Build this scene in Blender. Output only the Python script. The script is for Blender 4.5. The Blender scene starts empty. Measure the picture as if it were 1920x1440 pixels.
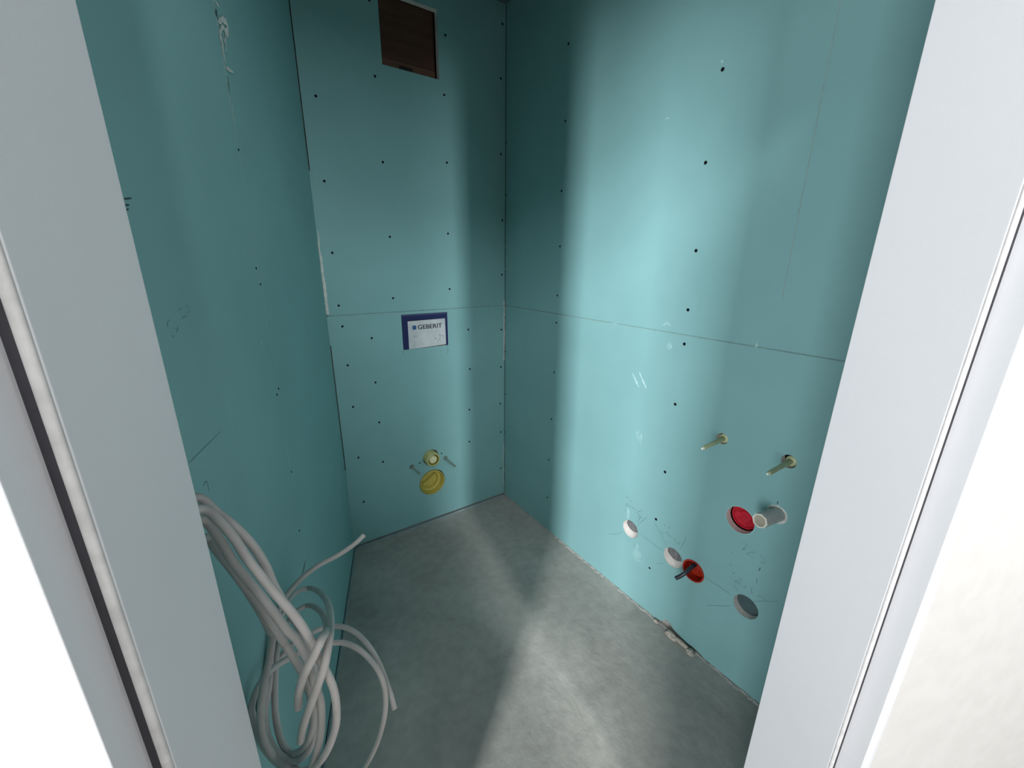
# Unfinished washroom with teal moisture-resistant plasterboard, seen through its door frame
import bpy, bmesh, math, random
from mathutils import Vector, Matrix, Quaternion
from mathutils.geometry import delaunay_2d_cdt
random.seed(7)
S = bpy.context.scene
COL = S.collection
PI = math.pi

# ------------------------------------------------------------------ camera
CAM = Vector((-1.24368, -1.87448, 1.39593))
YAW, PITCH, ROLL, FPX = 0.60464993, 0.29164051, 0.00943457, 767.2485
_f = Vector((math.sin(YAW)*math.cos(PITCH), math.cos(YAW)*math.cos(PITCH), -math.sin(PITCH)))
_r = Vector((math.cos(YAW), -math.sin(YAW), 0)); _u = _r.cross(_f)
_r2 = _r*math.cos(ROLL)+_u*math.sin(ROLL); _u2 = -_r*math.sin(ROLL)+_u*math.cos(ROLL)
cam = bpy.data.cameras.new('camera'); cam.sensor_width = 36; cam.lens = FPX/1920*36
cam.clip_start = 0.02
camo = bpy.data.objects.new('camera', cam); COL.objects.link(camo)
m = Matrix.Identity(4)
for i in range(3):
    m[i][0] = _r2[i]; m[i][1] = _u2[i]; m[i][2] = -_f[i]; m[i][3] = CAM[i]
camo.matrix_world = m
S.camera = camo

# ------------------------------------------------------------------ light and exposure
W = bpy.data.worlds.new('World'); S.world = W; W.use_nodes = True
bgn = W.node_tree.nodes['Background']
bgn.inputs[0].default_value = (0.90, 0.95, 1.0, 1); bgn.inputs[1].default_value = 0.30
def area_light(name, loc, target, w, h, power, col):
    l = bpy.data.lights.new(name, 'AREA'); l.shape = 'RECTANGLE'; l.size = w; l.size_y = h
    l.energy = power; l.color = col
    o = bpy.data.objects.new(name, l); COL.objects.link(o); o.location = loc
    d = Vector(target)-Vector(loc); d.z = 0
    o.rotation_euler = d.to_track_quat('-Z', 'Y').to_euler()
    return o
# daylight of the hallway behind the photographer: two tall narrow windows beyond the corridor, then three added fill lights
PA, PB, PC, PW_, PM, PN = 268, 975, 90, 0.18, 110, 15
bgn.inputs[1].default_value = PW_
area_light('window_light_straight', (-1.69, -7.72, 3.0), (-0.58, -1.83, 1.25), 0.32, 3.5, PA, (0.96, 0.98, 1.0))
area_light('window_light_side', (-6.95, -5.76, 3.1), (-1.36, -1.55, 1.25), 0.55, 4.8, PB, (0.96, 0.98, 1.0))
area_light('fill_light_corridor', (-4.14, -2.67, 1.2), (-1.36, -1.55, 1.2), 1.1, 2.1, PC, (0.95, 0.97, 1.0))  # added fill for the right jamb and the wall near it
area_light('fill_light_high', (-2.67, -4.10, 3.3), (-0.95, -1.65, 3.3), 1.6, 1.0, PM, (0.96, 0.98, 1.0))  # added fill reaching the back corner and floor over the blocker
area_light('fill_light_right', (0.55, -4.20, 1.3), (-0.85, -1.65, 1.3), 2.0, 2.2, PN, (0.97, 0.98, 1.0))  # added fill to lift the left wall and left jamb
S.view_settings.view_transform = 'Standard'; S.view_settings.look = 'None'
S.view_settings.gamma = 1.0; S.view_settings.use_curve_mapping = False
S.view_settings.exposure = 0.0

# ------------------------------------------------------------------ frames of the walls
AL = 0.3401169
BW = 0.90328                                      # width of the back wall
LD = Vector((-math.sin(AL), -math.cos(AL), 0)); LN = Vector((math.cos(AL), -math.sin(AL), 0)); LB = Vector((-BW, 0, 0))
DN = Vector((math.sin(AL), math.cos(AL), 0)); DP = Vector((math.cos(AL), -math.sin(AL), 0))
C0 = Vector((CAM.x, CAM.y, 0))
def BK(u, v, w=0): return Vector((u, -w, v))      # back wall: u = x, w = out into the room
def RT(u, v, w=0): return Vector((-w, u, v))      # right wall: u = y
def LF(u, v, w=0): return LB+LD*u+LN*w+Vector((0, 0, v))   # left wall: u from the back corner
def DR(u, s, z): return C0+DP*u+DN*s+Vector((0, 0, z))     # door wall: u sideways, s depth
def FL(u, v, w=0): return Vector((u, v, w))
NRM = {BK: Vector((0, -1, 0)), RT: Vector((-1, 0, 0)), LF: LN.copy(), FL: Vector((0, 0, 1))}
H = 2.5; ZJ = 1.1655; TH = 0.025; SEND = 0.416

# ------------------------------------------------------------------ materials
def new_mat(name):
    mt = bpy.data.materials.new(name); mt.use_nodes = True
    return mt, mt.node_tree, mt.node_tree.nodes['Principled BSDF']
def noise_mat(name, c1, c2, scale=8, rough=0.7, bump=0.0, bscale=200, detail=4, metallic=0, lo=0.35, hi=0.65, stretch=None, coat=0):
    mt, nt, p = new_mat(name); N = nt.nodes; L = nt.links
    geo = N.new('ShaderNodeNewGeometry')
    src = geo.outputs['Position']
    if stretch:
        mp = N.new('ShaderNodeMapping'); mp.inputs['Scale'].default_value = stretch
        L.new(src, mp.inputs['Vector']); src = mp.outputs['Vector']
    n = N.new('ShaderNodeTexNoise'); n.inputs['Scale'].default_value = scale; n.inputs['Detail'].default_value = detail
    L.new(src, n.inputs['Vector'])
    r = N.new('ShaderNodeValToRGB')
    r.color_ramp.elements[0].position = lo; r.color_ramp.elements[1].position = hi
    r.color_ramp.elements[0].color = (*c1, 1); r.color_ramp.elements[1].color = (*c2, 1)
    L.new(n.outputs['Fac'], r.inputs['Fac']); L.new(r.outputs['Color'], p.inputs['Base Color'])
    p.inputs['Roughness'].default_value = rough; p.inputs['Metallic'].default_value = metallic
    p.inputs['Coat Weight'].default_value = coat
    if bump:
        b = N.new('ShaderNodeTexNoise'); b.inputs['Scale'].default_value = bscale; b.inputs['Detail'].default_value = 3
        L.new(src, b.inputs['Vector'])
        bp = N.new('ShaderNodeBump'); bp.inputs['Strength'].default_value = bump; bp.inputs['Distance'].default_value = 0.002
        L.new(b.outputs['Fac'], bp.inputs['Height']); L.new(bp.outputs['Normal'], p.inputs['Normal'])
    return mt
def plain(name, c, rough=0.5, metallic=0, trans=0):
    k = tuple(min(1, x*1.12) for x in c)
    mt = noise_mat(name, tuple(x*0.93 for x in c), k, scale=60, rough=rough, metallic=metallic)
    if trans: mt.node_tree.nodes['Principled BSDF'].inputs['Subsurface Weight'].default_value = trans
    return mt
M = {}
M['teal'] = noise_mat('teal_board', (0.212, 0.415, 0.424), (0.236, 0.455, 0.462), scale=3.5, rough=0.72, bump=0.06, bscale=350, detail=6, lo=0.3, hi=0.7)
M['core'] = noise_mat('gypsum_core', (0.72, 0.68, 0.64), (0.82, 0.79, 0.75), scale=80, rough=0.9, bump=0.3, bscale=500)
M['cavity'] = plain('dark_cavity', (0.012, 0.02, 0.022), 0.9)
M['joint'] = noise_mat('joint_filler', (0.16, 0.30, 0.30), (0.20, 0.36, 0.36), scale=40, rough=0.9)
M['screw'] = plain('black_screw', (0.006, 0.008, 0.010), 0.9)
M['screw'].node_tree.nodes['Principled BSDF'].inputs['Specular IOR Level'].default_value = 0.05
M['filler'] = noise_mat('white_filler', (0.50, 0.53, 0.50), (0.72, 0.74, 0.70), scale=90, rough=0.95, bump=0.5, bscale=300)
M['smear'] = noise_mat('filler_smear', (0.25, 0.475, 0.48), (0.33, 0.54, 0.54), scale=120, rough=0.9)
M['smear2'] = noise_mat('filler_smear_bright', (0.36, 0.58, 0.58), (0.50, 0.68, 0.68), scale=120, rough=0.9)
M['pencil'] = plain('pencil', (0.125, 0.235, 0.24), 0.8)
M['faint'] = plain('faint_pencil', (0.165, 0.325, 0.325), 0.8)
M['pen'] = plain('black_pen', (0.03, 0.06, 0.06), 0.6)
M['frame'] = noise_mat('white_lacquer', (0.76, 0.765, 0.79), (0.79, 0.795, 0.815), scale=2, rough=0.42, bump=0.05, bscale=420)
M['gasket'] = plain('grey_gasket', (0.60, 0.59, 0.58), 0.6)
M['groove_shade'] = plain('painted_groove_shade', (0.035, 0.033, 0.04), 0.7)  # shade of the gap beside the seal, put into the colour
M['cream'] = noise_mat('cream_plaster', (0.575, 0.556, 0.530), (0.605, 0.586, 0.560), scale=30, rough=0.9, bump=0.03, bscale=260)
M['ceil'] = noise_mat('ceiling_board', (0.10, 0.14, 0.14), (0.13, 0.17, 0.17), scale=5, rough=0.85)
M['foam'] = noise_mat('edge_strip_foam', (0.22, 0.30, 0.33), (0.28, 0.37, 0.40), scale=60, rough=0.8)
M['blue'] = plain('navy_plastic', (0.005, 0.009, 0.085), 0.5)
M['blue2'] = plain('navy_plastic_rim', (0.045, 0.05, 0.14), 0.5)
M['card'] = noise_mat('silver_card', (0.50, 0.53, 0.56), (0.66, 0.68, 0.70), scale=14, rough=0.38, lo=0.3, hi=0.7)
M['ink'] = plain('black_ink', (0.02, 0.025, 0.035), 0.6)
M['logo'] = plain('blue_ink', (0.02, 0.10, 0.28), 0.6)
M['greyink'] = plain('grey_ink', (0.22, 0.24, 0.26), 0.6)
M['yellow'] = plain('yellow_plastic', (0.47, 0.40, 0.085), 0.45)
M['paleyellow'] = plain('pale_yellow_plastic', (0.50, 0.50, 0.22), 0.5)
M['cream_plastic'] = plain('cream_plastic', (0.72, 0.68, 0.42), 0.5)
M['olive'] = plain('olive_plastic', (0.26, 0.24, 0.03), 0.5)
M['sleeve'] = plain('pale_green_sleeve', (0.42, 0.46, 0.27), 0.4)
M['sleeve_dull'] = plain('translucent_sleeve', (0.27, 0.37, 0.31), 0.4)
M['steel'] = plain('bright_tip', (0.80, 0.84, 0.74), 0.15)
M['zinc'] = noise_mat('galvanised_stud', (0.095, 0.10, 0.105), (0.15, 0.155, 0.16), scale=50, rough=0.55)
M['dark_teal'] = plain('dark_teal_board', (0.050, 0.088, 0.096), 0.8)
M['red'] = noise_mat('red_plastic', (0.42, 0.008, 0.022), (0.55, 0.02, 0.04), scale=70, rough=0.3)
M['orange'] = noise_mat('red_orange_plastic', (0.24, 0.010, 0.005), (0.44, 0.030, 0.009), scale=90, rough=0.35)
M['pipe'] = plain('grey_pipe', (0.42, 0.43, 0.41), 0.45)
M['pipe_rim'] = plain('pale_pipe_rim', (0.72, 0.70, 0.62), 0.5)
M['pipe_in'] = plain('beige_pipe_inside', (0.38, 0.34, 0.27), 0.6)
M['blackcable'] = plain('black_cable', (0.022, 0.026, 0.036), 0.35)
M['cable'] = noise_mat('grey_cable_sheath', (0.50, 0.475, 0.455), (0.56, 0.53, 0.51), scale=25, rough=0.5)
M['wire'] = plain('cut_wire_end', (0.08, 0.08, 0.08), 0.6)
M['brown'] = noise_mat('brown_fibreboard', (0.070, 0.026, 0.014), (0.098, 0.038, 0.020), scale=9, rough=0.6, stretch=(0.6, 1, 6), detail=6)
M['brown2'] = plain('brown_fibreboard_edge', (0.14, 0.065, 0.036), 0.6)
M['slot'] = plain('dark_slot', (0.02, 0.012, 0.010), 0.7)
M['chip'] = noise_mat('plaster_chip', (0.42, 0.37, 0.31), (0.60, 0.54, 0.46), scale=120, rough=0.95, bump=0.5, bscale=400)
M['chip2'] = noise_mat('mortar_lump', (0.30, 0.30, 0.28), (0.42, 0.41, 0.38), scale=120, rough=0.95, bump=0.6, bscale=300)

def floor_mat():
    mt, nt, p = new_mat('screed'); N = nt.nodes; L = nt.links
    geo = N.new('ShaderNodeNewGeometry')
    n1 = N.new('ShaderNodeTexNoise'); n1.inputs['Scale'].default_value = 2.6; n1.inputs['Detail'].default_value = 8; n1.inputs['Distortion'].default_value = 0.6
    n2 = N.new('ShaderNodeTexNoise'); n2.inputs['Scale'].default_value = 28; n2.inputs['Detail'].default_value = 6
    mp = N.new('ShaderNodeMapping'); mp.inputs['Rotation'].default_value = (0, 0, 0.5); mp.inputs['Scale'].default_value = (3.4, 1.8, 1)
    n3 = N.new('ShaderNodeTexNoise'); n3.inputs['Scale'].default_value = 3; n3.inputs['Detail'].default_value = 7; n3.inputs['Distortion'].default_value = 1.2
    v = N.new('ShaderNodeTexVoronoi'); v.inputs['Scale'].default_value = 34
    for n in (n1, n2, v): L.new(geo.outputs['Position'], n.inputs['Vector'])
    L.new(geo.outputs['Position'], mp.inputs['Vector']); L.new(mp.outputs['Vector'], n3.inputs['Vector'])
    r1 = N.new('ShaderNodeValToRGB'); e = r1.color_ramp.elements
    e[0].position = 0.30; e[0].color = (0.330, 0.318, 0.292, 1); e[1].position = 0.72; e[1].color = (0.500, 0.478, 0.440, 1)
    L.new(n1.outputs['Fac'], r1.inputs['Fac'])
    r2 = N.new('ShaderNodeValToRGB'); e = r2.color_ramp.elements
    e[0].position = 0.30; e[0].color = (0.80, 0.80, 0.80, 1); e[1].position = 0.70; e[1].color = (1.12, 1.12, 1.12, 1)
    L.new(n2.outputs['Fac'], r2.inputs['Fac'])
    mx = N.new('ShaderNodeMix'); mx.data_type = 'RGBA'; mx.blend_type = 'MULTIPLY'; mx.inputs[0].default_value = 0.6
    L.new(r1.outputs['Color'], mx.inputs[6]); L.new(r2.outputs['Color'], mx.inputs[7])
    # small pale plaster specks
    r3 = N.new('ShaderNodeValToRGB'); e = r3.color_ramp.elements
    e[0].position = 0.055; e[0].color = (1, 1, 1, 1); e[1].position = 0.085; e[1].color = (0, 0, 0, 1)
    L.new(v.outputs['Distance'], r3.inputs['Fac'])
    mul = N.new('ShaderNodeMath'); mul.operation = 'MULTIPLY'
    gt = N.new('ShaderNodeMath'); gt.operation = 'GREATER_THAN'; gt.inputs[1].default_value = 0.56
    L.new(n1.outputs['Fac'], gt.inputs[0]); L.new(gt.outputs[0], mul.inputs[0]); L.new(r3.outputs['Color'], mul.inputs[1])
    mul2 = N.new('ShaderNodeMath'); mul2.operation = 'MULTIPLY'; mul2.inputs[1].default_value = 0.35; L.new(mul.outputs[0], mul2.inputs[0])
    mx2 = N.new('ShaderNodeMix'); mx2.data_type = 'RGBA'; mx2.inputs[7].default_value = (0.55, 0.55, 0.53, 1)
    L.new(mul2.outputs[0], mx2.inputs[0]); L.new(mx.outputs[2], mx2.inputs[6])
    L.new(mx2.outputs[2], p.inputs['Base Color'])
    p.inputs['Roughness'].default_value = 0.8
    add = N.new('ShaderNodeMath'); add.operation = 'ADD'; L.new(n3.outputs['Fac'], add.inputs[0]); L.new(n2.outputs['Fac'], add.inputs[1])
    bp = N.new('ShaderNodeBump'); bp.inputs['Strength'].default_value = 0.32; bp.inputs['Distance'].default_value = 0.005
    L.new(add.outputs[0], bp.inputs['Height']); L.new(bp.outputs['Normal'], p.inputs['Normal'])
    return mt
M['floor'] = floor_mat()

# ------------------------------------------------------------------ object helpers
def wloc(o):
    v = Vector(o.location)
    while o.parent: o = o.parent; v = v+Vector(o.location)
    return v
def link(o, parent):
    COL.objects.link(o)
    if parent is not None: o.parent = parent
def obj(name, bm, mats, parent=None, smooth=False):
    """bmesh in world coordinates -> one object with its origin at the foot of its bounds"""
    if not isinstance(mats, (list, tuple)): mats = [mats]
    vs = [v.co for v in bm.verts]
    lo = [min(v[i] for v in vs) for i in range(3)]; hi = [max(v[i] for v in vs) for i in range(3)]
    org = Vector(((lo[0]+hi[0])/2, (lo[1]+hi[1])/2, lo[2]))
    bmesh.ops.translate(bm, verts=bm.verts, vec=-org)
    me = bpy.data.meshes.new(name); bm.to_mesh(me); bm.free()
    for mt in mats: me.materials.append(M[mt])
    if smooth:
        for p in me.polygons: p.use_smooth = True
    o = bpy.data.objects.new(name, me)
    link(o, parent)
    o.location = org-(wloc(parent) if parent else Vector())
    return o
def empty(name, loc, parent=None):
    o = bpy.data.objects.new(name, None); o.empty_display_size = 0.05
    link(o, parent); o.location = Vector(loc)-(wloc(parent) if parent else Vector())
    return o
def tag(o, label=None, cat=None, group=None, kind=None):
    if label: o['label'] = label
    if cat: o['category'] = cat
    if group: o['group'] = group
    if kind: o['kind'] = kind
    return o
def hexa(bm, P, mi=0):
    """P: eight points, bottom four then top four"""
    vs = [bm.verts.new(p) for p in P]
    for f in ((0, 3, 2, 1), (4, 5, 6, 7), (0, 1, 5, 4), (1, 2, 6, 5), (2, 3, 7, 6), (3, 0, 4, 7)):
        fc = bm.faces.new([vs[i] for i in f]); fc.material_index = mi
    bmesh.ops.recalc_face_normals(bm, faces=bm.faces)
    return bm
def slab(F, u0, u1, v0, v1, w0, w1, bm=None, mi=0):
    bm = bm or bmesh.new()
    return hexa(bm, [F(u0, v0, w0), F(u1, v0, w0), F(u1, v1, w0), F(u0, v1, w0), F(u0, v0, w1), F(u1, v0, w1), F(u1, v1, w1), F(u0, v1, w1)], mi)
def prism(pts, z0, z1, fn, bm=None):
    """closed plan polygon extruded upwards; fn(u, s, z)"""
    bm = bm or bmesh.new()
    a = [bm.verts.new(fn(u, s, z0)) for u, s in pts]; b = [bm.verts.new(fn(u, s, z1)) for u, s in pts]
    n = len(pts)
    for i in range(n): bm.faces.new((a[i], a[(i+1) % n], b[(i+1) % n], b[i]))
    bm.faces.new(a[::-1]); bm.faces.new(b)
    bmesh.ops.recalc_face_normals(bm, faces=bm.faces)
    return bm
def bevel(bm, off, seg=2):
    bmesh.ops.bevel(bm, geom=list(bm.edges), offset=off, segments=seg, profile=0.5, affect='EDGES', clamp_overlap=True)
    return bm
def catmull(P, n=8):
    P = [Vector(p) for p in P]; Q = [P[0]*2-P[1]]+P+[P[-1]*2-P[-2]]; out = []
    for i in range(1, len(Q)-2):
        a, b, c, d = Q[i-1:i+3]
        for k in range(n):
            t = k/n
            out.append(0.5*((2*b)+(c-a)*t+(2*a-5*b+4*c-d)*t*t+(3*b-a-3*c+d)*t**3))
    out.append(P[-1]); return out
def tube(pts, r, seg=12, bm=None, cap=True, rfun=None, mi=0):
    bm = bm or bmesh.new(); rings = []
    pts = [Vector(p) for p in pts]; prev = None
    for i, p in enumerate(pts):
        t = (pts[min(i+1, len(pts)-1)]-pts[max(i-1, 0)]).normalized()
        if prev is None:
            a = t.orthogonal().normalized()
        else:
            a = (prev-t*prev.dot(t)).normalized()
        prev = a; b = t.cross(a); rr = r if rfun is None else rfun(i/(len(pts)-1))
        rings.append([bm.verts.new(p+(a*math.cos(2*PI*k/seg)+b*math.sin(2*PI*k/seg))*rr) for k in range(seg)])
    for A, Bq in zip(rings, rings[1:]):
        for k in range(seg):
            f = bm.faces.new((A[k], A[(k+1) % seg], Bq[(k+1) % seg], Bq[k])); f.material_index = mi; f.smooth = True
    if cap:
        f = bm.faces.new(rings[0][::-1]); f.material_index = mi
        f = bm.faces.new(rings[-1]); f.material_index = mi
    return bm
def lathe(prof, org, axis, seg=36, bm=None, smooth=True):
    """prof: (radius, distance along axis) pairs"""
    bm = bm or bmesh.new(); axis = Vector(axis).normalized(); a = axis.orthogonal().normalized(); b = axis.cross(a); org = Vector(org)
    rings = []
    for r, d in prof:
        c = org+axis*d
        if r <= 1e-6: rings.append([bm.verts.new(c)])
        else: rings.append([bm.verts.new(c+(a*math.cos(2*PI*k/seg)+b*math.sin(2*PI*k/seg))*r) for k in range(seg)])
    for A, Bq in zip(rings, rings[1:]):
        for k in range(seg):
            k2 = (k+1) % seg
            if len(A) == 1 and len(Bq) == 1: continue
            if len(A) == 1: f = bm.faces.new((A[0], Bq[k], Bq[k2]))
            elif len(Bq) == 1: f = bm.faces.new((A[k2], A[k], Bq[0]))
            else: f = bm.faces.new((A[k], A[k2], Bq[k2], Bq[k]))
            f.smooth = smooth
    bmesh.ops.recalc_face_normals(bm, faces=bm.faces)
    return bm
def edge_split(o, ang=35):
    me = o.data; bm = bmesh.new(); bm.from_mesh(me)
    es = [e for e in bm.edges if len(e.link_faces) == 2 and e.calc_face_angle(0) > math.radians(ang)]
    bmesh.ops.split_edges(bm, edges=es); bm.to_mesh(me); bm.free()
def ribbon(strokes, F, width, w, bm=None, taper=True, jitter=0.0):
    bm = bm or bmesh.new()
    for st in strokes:
        P = catmull([Vector((u, v, 0)) for u, v in st], 5) if len(st) > 2 else [Vector((*st[0], 0)).lerp(Vector((*st[1], 0)), k/4) for k in range(5)]
        L = []; n = len(P)
        for i, p in enumerate(P):
            t = (P[min(i+1, n-1)]-P[max(i-1, 0)])
            if t.length < 1e-9: t = Vector((1, 0, 0))
            t.normalize(); s = Vector((-t.y, t.x, 0))
            k = i/(n-1); ww = width*(0.55+0.45*math.sin(PI*min(1, max(0, k*0.9+0.08))) if taper else 1)*(1+random.uniform(-jitter, jitter))
            L.append((bm.verts.new(F(*(p+s*ww/2).xy, w)), bm.verts.new(F(*(p-s*ww/2).xy, w))))
        for (a, b), (c, d) in zip(L, L[1:]): bm.faces.new((a, b, d, c))
    for f in bm.faces: f.normal_update()
    return bm
def blob(F, u, v, ru, rv, w=0.0012, n=14, seed=0, bm=None):
    """thin irregular plaster patch"""
    bm = bm or bmesh.new(); rg = random.Random(seed)
    top = bm.verts.new(F(u, v, w)); ring = []
    for k in range(n):
        a = 2*PI*k/n; q = rg.uniform(0.55, 1.1)
        ring.append(bm.verts.new(F(u+math.cos(a)*ru*q, v+math.sin(a)*rv*q, 0.0002)))
    for k in range(n): bm.faces.new((top, ring[k], ring[(k+1) % n]))
    return bm

def board(name, F, u0, u1, v0, v1, parent, holes=(), th=TH, outline=None):
    """plasterboard sheet with real cut-outs; cut faces show the pale core"""
    loops = [outline or [(u0, v0), (u1, v0), (u1, v1), (u0, v1)]]
    for h in holes:
        if h[0] == 'c':
            _, a, b, r = h
            loops.append([(a+r*math.cos(2*PI*k/36), b+r*math.sin(2*PI*k/36)) for k in range(36)])
        elif h[0] == 'r':
            _, a0, a1, b0, b1 = h; loops.append([(a0, b0), (a1, b0), (a1, b1), (a0, b1)])
        else: loops.append(list(h[1]))
    pts = []; edges = []
    for lp in loops:
        s = len(pts); pts += [Vector(p) for p in lp]; edges += [(s+i, s+(i+1) % len(lp)) for i in range(len(lp))]
    vo, eo, fo, *_ = delaunay_2d_cdt(pts, edges, [], 0, 1e-7)
    def inside(p, lp):
        c = False; j = len(lp)-1
        for i in range(len(lp)):
            if (lp[i][1] > p[1]) != (lp[j][1] > p[1]) and p[0] < (lp[j][0]-lp[i][0])*(p[1]-lp[i][1])/(lp[j][1]-lp[i][1])+lp[i][0]: c = not c
            j = i
        return c
    bm = bmesh.new(); vf = [bm.verts.new(F(p.x, p.y, 0)) for p in vo]; vb = [bm.verts.new(F(p.x, p.y, -th)) for p in vo]
    nr = NRM[F]
    for t in fo:
        c = sum((vo[i] for i in t), Vector((0, 0)))/len(t)
        if not inside(c, loops[0]) or any(inside(c, lp) for lp in loops[1:]): continue
        f = bm.faces.new([vf[i] for i in t]); f.normal_update()
        if f.normal.dot(nr) < 0: f.normal_flip()
        g = bm.faces.new([vb[i] for i in t]); g.normal_update()
        if g.normal.dot(nr) > 0: g.normal_flip()
    bm.verts.ensure_lookup_table()
    key = {(round(p.x, 6), round(p.y, 6)): i for i, p in enumerate(vo)}
    for li, lp in enumerate(loops):
        ids = [key[(round(Vector(p).x, 6), round(Vector(p).y, 6))] for p in lp]
        cu = sum(p[0] for p in lp)/len(lp); cv = sum(p[1] for p in lp)/len(lp); cen = F(cu, cv, -th/2)
        for i in range(len(ids)):
            a, b = ids[i], ids[(i+1) % len(ids)]
            f = bm.faces.new((vf[a], vf[b], vb[b], vb[a])); f.normal_update()
            out = (f.calc_center_median()-cen).dot(f.normal)
            if (li == 0 and out < 0) or (li > 0 and out > 0): f.normal_flip()
            f.material_index = 1
    bm.verts.ensure_lookup_table()
    bmesh.ops.delete(bm, geom=[v for v in bm.verts if not v.link_faces], context='VERTS')
    return obj(name, bm, ['teal', 'core'], parent)

_screw = {}
def screw(F, u, v, r, parent):
    k = (F, round(r, 4))
    if k not in _screw:
        bm = lathe([(r, -0.0008), (r*0.96, 0.0005), (r*0.72, 0.0011), (r*0.35, 0.0006), (0, 0.0003)], (0, 0, 0), NRM[F], seg=10)
        me = bpy.data.meshes.new('screw'); bm.to_mesh(me); bm.free(); me.materials.append(M['screw']); _screw[k] = me
    o = bpy.data.objects.new('screw', _screw[k]); link(o, parent); o.location = F(u, v, 0)-wloc(parent)
    return o
# ------------------------------------------------------------------ measured positions (u, v on each wall)
NOTE_A = [[(-0.9166, 0.425), (-0.9242, 0.4355), (-0.9281, 0.4328), (-0.924, 0.4226), (-0.9188, 0.4214)], [(-0.9363, 0.4373), (-0.9364, 0.4286), (-0.944, 0.4304), (-0.9448, 0.4387)], [(-0.9507, 0.4325), (-0.9564, 0.4278), (-0.9605, 0.4363)], [(-0.9651, 0.4264), (-0.9693, 0.4334)], [(-0.9762, 0.4177), (-0.9833, 0.4287), (-0.9996, 0.4441)], [(-0.9858, 0.4083), (-0.9878, 0.4189), (-0.9942, 0.4209)], [(-0.9875, 0.4077), (-0.997, 0.4116), (-1.0013, 0.4172)], [(-0.9985, 0.4125), (-0.9905, 0.3969), (-0.9928, 0.392)], [(-0.9841, 0.3806), (-0.9912, 0.3911)], [(-0.9367, 0.4642), (-0.9385, 0.4558), (-0.9481, 0.4546)], [(-0.9144, 0.4603), (-0.9327, 0.4684)]]
LINE_A = [[(-1.0245, 0.426), (-1.0137, 0.4089), (-0.9999, 0.3883), (-0.988, 0.3623)], [(-0.8395, 0.2348), (-0.8798, 0.2573), (-0.9004, 0.2761), (-0.9154, 0.2912)], [(-0.9156, 0.402), (-0.9274, 0.3925), (-0.9366, 0.3736)]]
LINE_A2 = [[(-0.9776, 0.2752), (-0.9915, 0.2551), (-0.9975, 0.2372)]]
NOTE_B = [[(-1.1064, 0.435), (-1.1089, 0.4439)], [(-1.1242, 0.4339), (-1.1271, 0.4438), (-1.1289, 0.4412)], [(-1.0963, 0.411), (-1.1009, 0.3989), (-1.108, 0.4017)], [(-1.1148, 0.406), (-1.1179, 0.4154), (-1.1241, 0.4132), (-1.1281, 0.4054), (-1.1319, 0.4092)], [(-1.1372, 0.4126), (-1.139, 0.4048)], [(-1.1548, 0.409), (-1.1568, 0.4)], [(-1.1647, 0.3992), (-1.1727, 0.4014), (-1.1724, 0.3939)]]
LINE_B = [[(-1.1956, 0.442), (-1.1927, 0.4245), (-1.1876, 0.4038), (-1.183, 0.3877), (-1.1763, 0.376)], [(-1.0606, 0.4272), (-1.0803, 0.4058), (-1.0979, 0.3879), (-1.1117, 0.374), (-1.126, 0.3561)], [(-1.0011, 0.3369), (-1.0462, 0.3305), (-1.0653, 0.3303), (-1.0875, 0.3277), (-1.1073, 0.3285), (-1.1205, 0.3312)]]
LINE_B2 = [[(-1.0924, 0.2507), (-1.1233, 0.276)]]
NOTE_C = [[(-1.3827, 0.5362), (-1.3961, 0.5403), (-1.3911, 0.5247), (-1.3864, 0.5139)], [(-1.3871, 0.5174), (-1.3964, 0.5236)], [(-1.4183, 0.5351), (-1.4234, 0.534), (-1.4219, 0.5284), (-1.4086, 0.5187), (-1.4015, 0.5085), (-1.4104, 0.5083), (-1.4233, 0.5064)], [(-1.4359, 0.5258), (-1.441, 0.5308), (-1.4464, 0.5209), (-1.4544, 0.5295)], [(-1.4438, 0.5085), (-1.4509, 0.5089), (-1.4579, 0.5168)]]
NOTE_D = [[(-1.3771, 0.4197), (-1.3722, 0.408)], [(-1.3858, 0.3837), (-1.384, 0.3905), (-1.3896, 0.3931), (-1.396, 0.3866), (-1.4014, 0.394)], [(-1.3982, 0.4094), (-1.3991, 0.4003)], [(-1.4095, 0.3855), (-1.4146, 0.3863), (-1.419, 0.3986)], [(-1.4357, 0.4059), (-1.4351, 0.3942), (-1.4371, 0.3829), (-1.4424, 0.3887)], [(-1.3582, 0.4887), (-1.358, 0.4821)], [(-1.3605, 0.442), (-1.3622, 0.4318)], [(-1.4433, 0.4449), (-1.4456, 0.4246)]]
PEN_R = [[(-1.446, 0.4887), (-1.4443, 0.4744)]]
PEN_R2 = [[(-1.4534, 0.7278), (-1.4538, 0.7191)]]
LINE_C = [[(-1.2813, 0.3314), (-1.3384, 0.3321), (-1.3825, 0.3297)], [(-1.3077, 0.224), (-1.3284, 0.2429), (-1.357, 0.2651), (-1.3865, 0.2898)], [(-1.4455, 0.3553), (-1.465, 0.3742), (-1.494, 0.3965), (-1.514, 0.4144)], [(-1.4567, 0.3834), (-1.4619, 0.392), (-1.473, 0.3923), (-1.4862, 0.3916)], [(-1.3824, 0.3752), (-1.3977, 0.3571)]]
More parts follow.
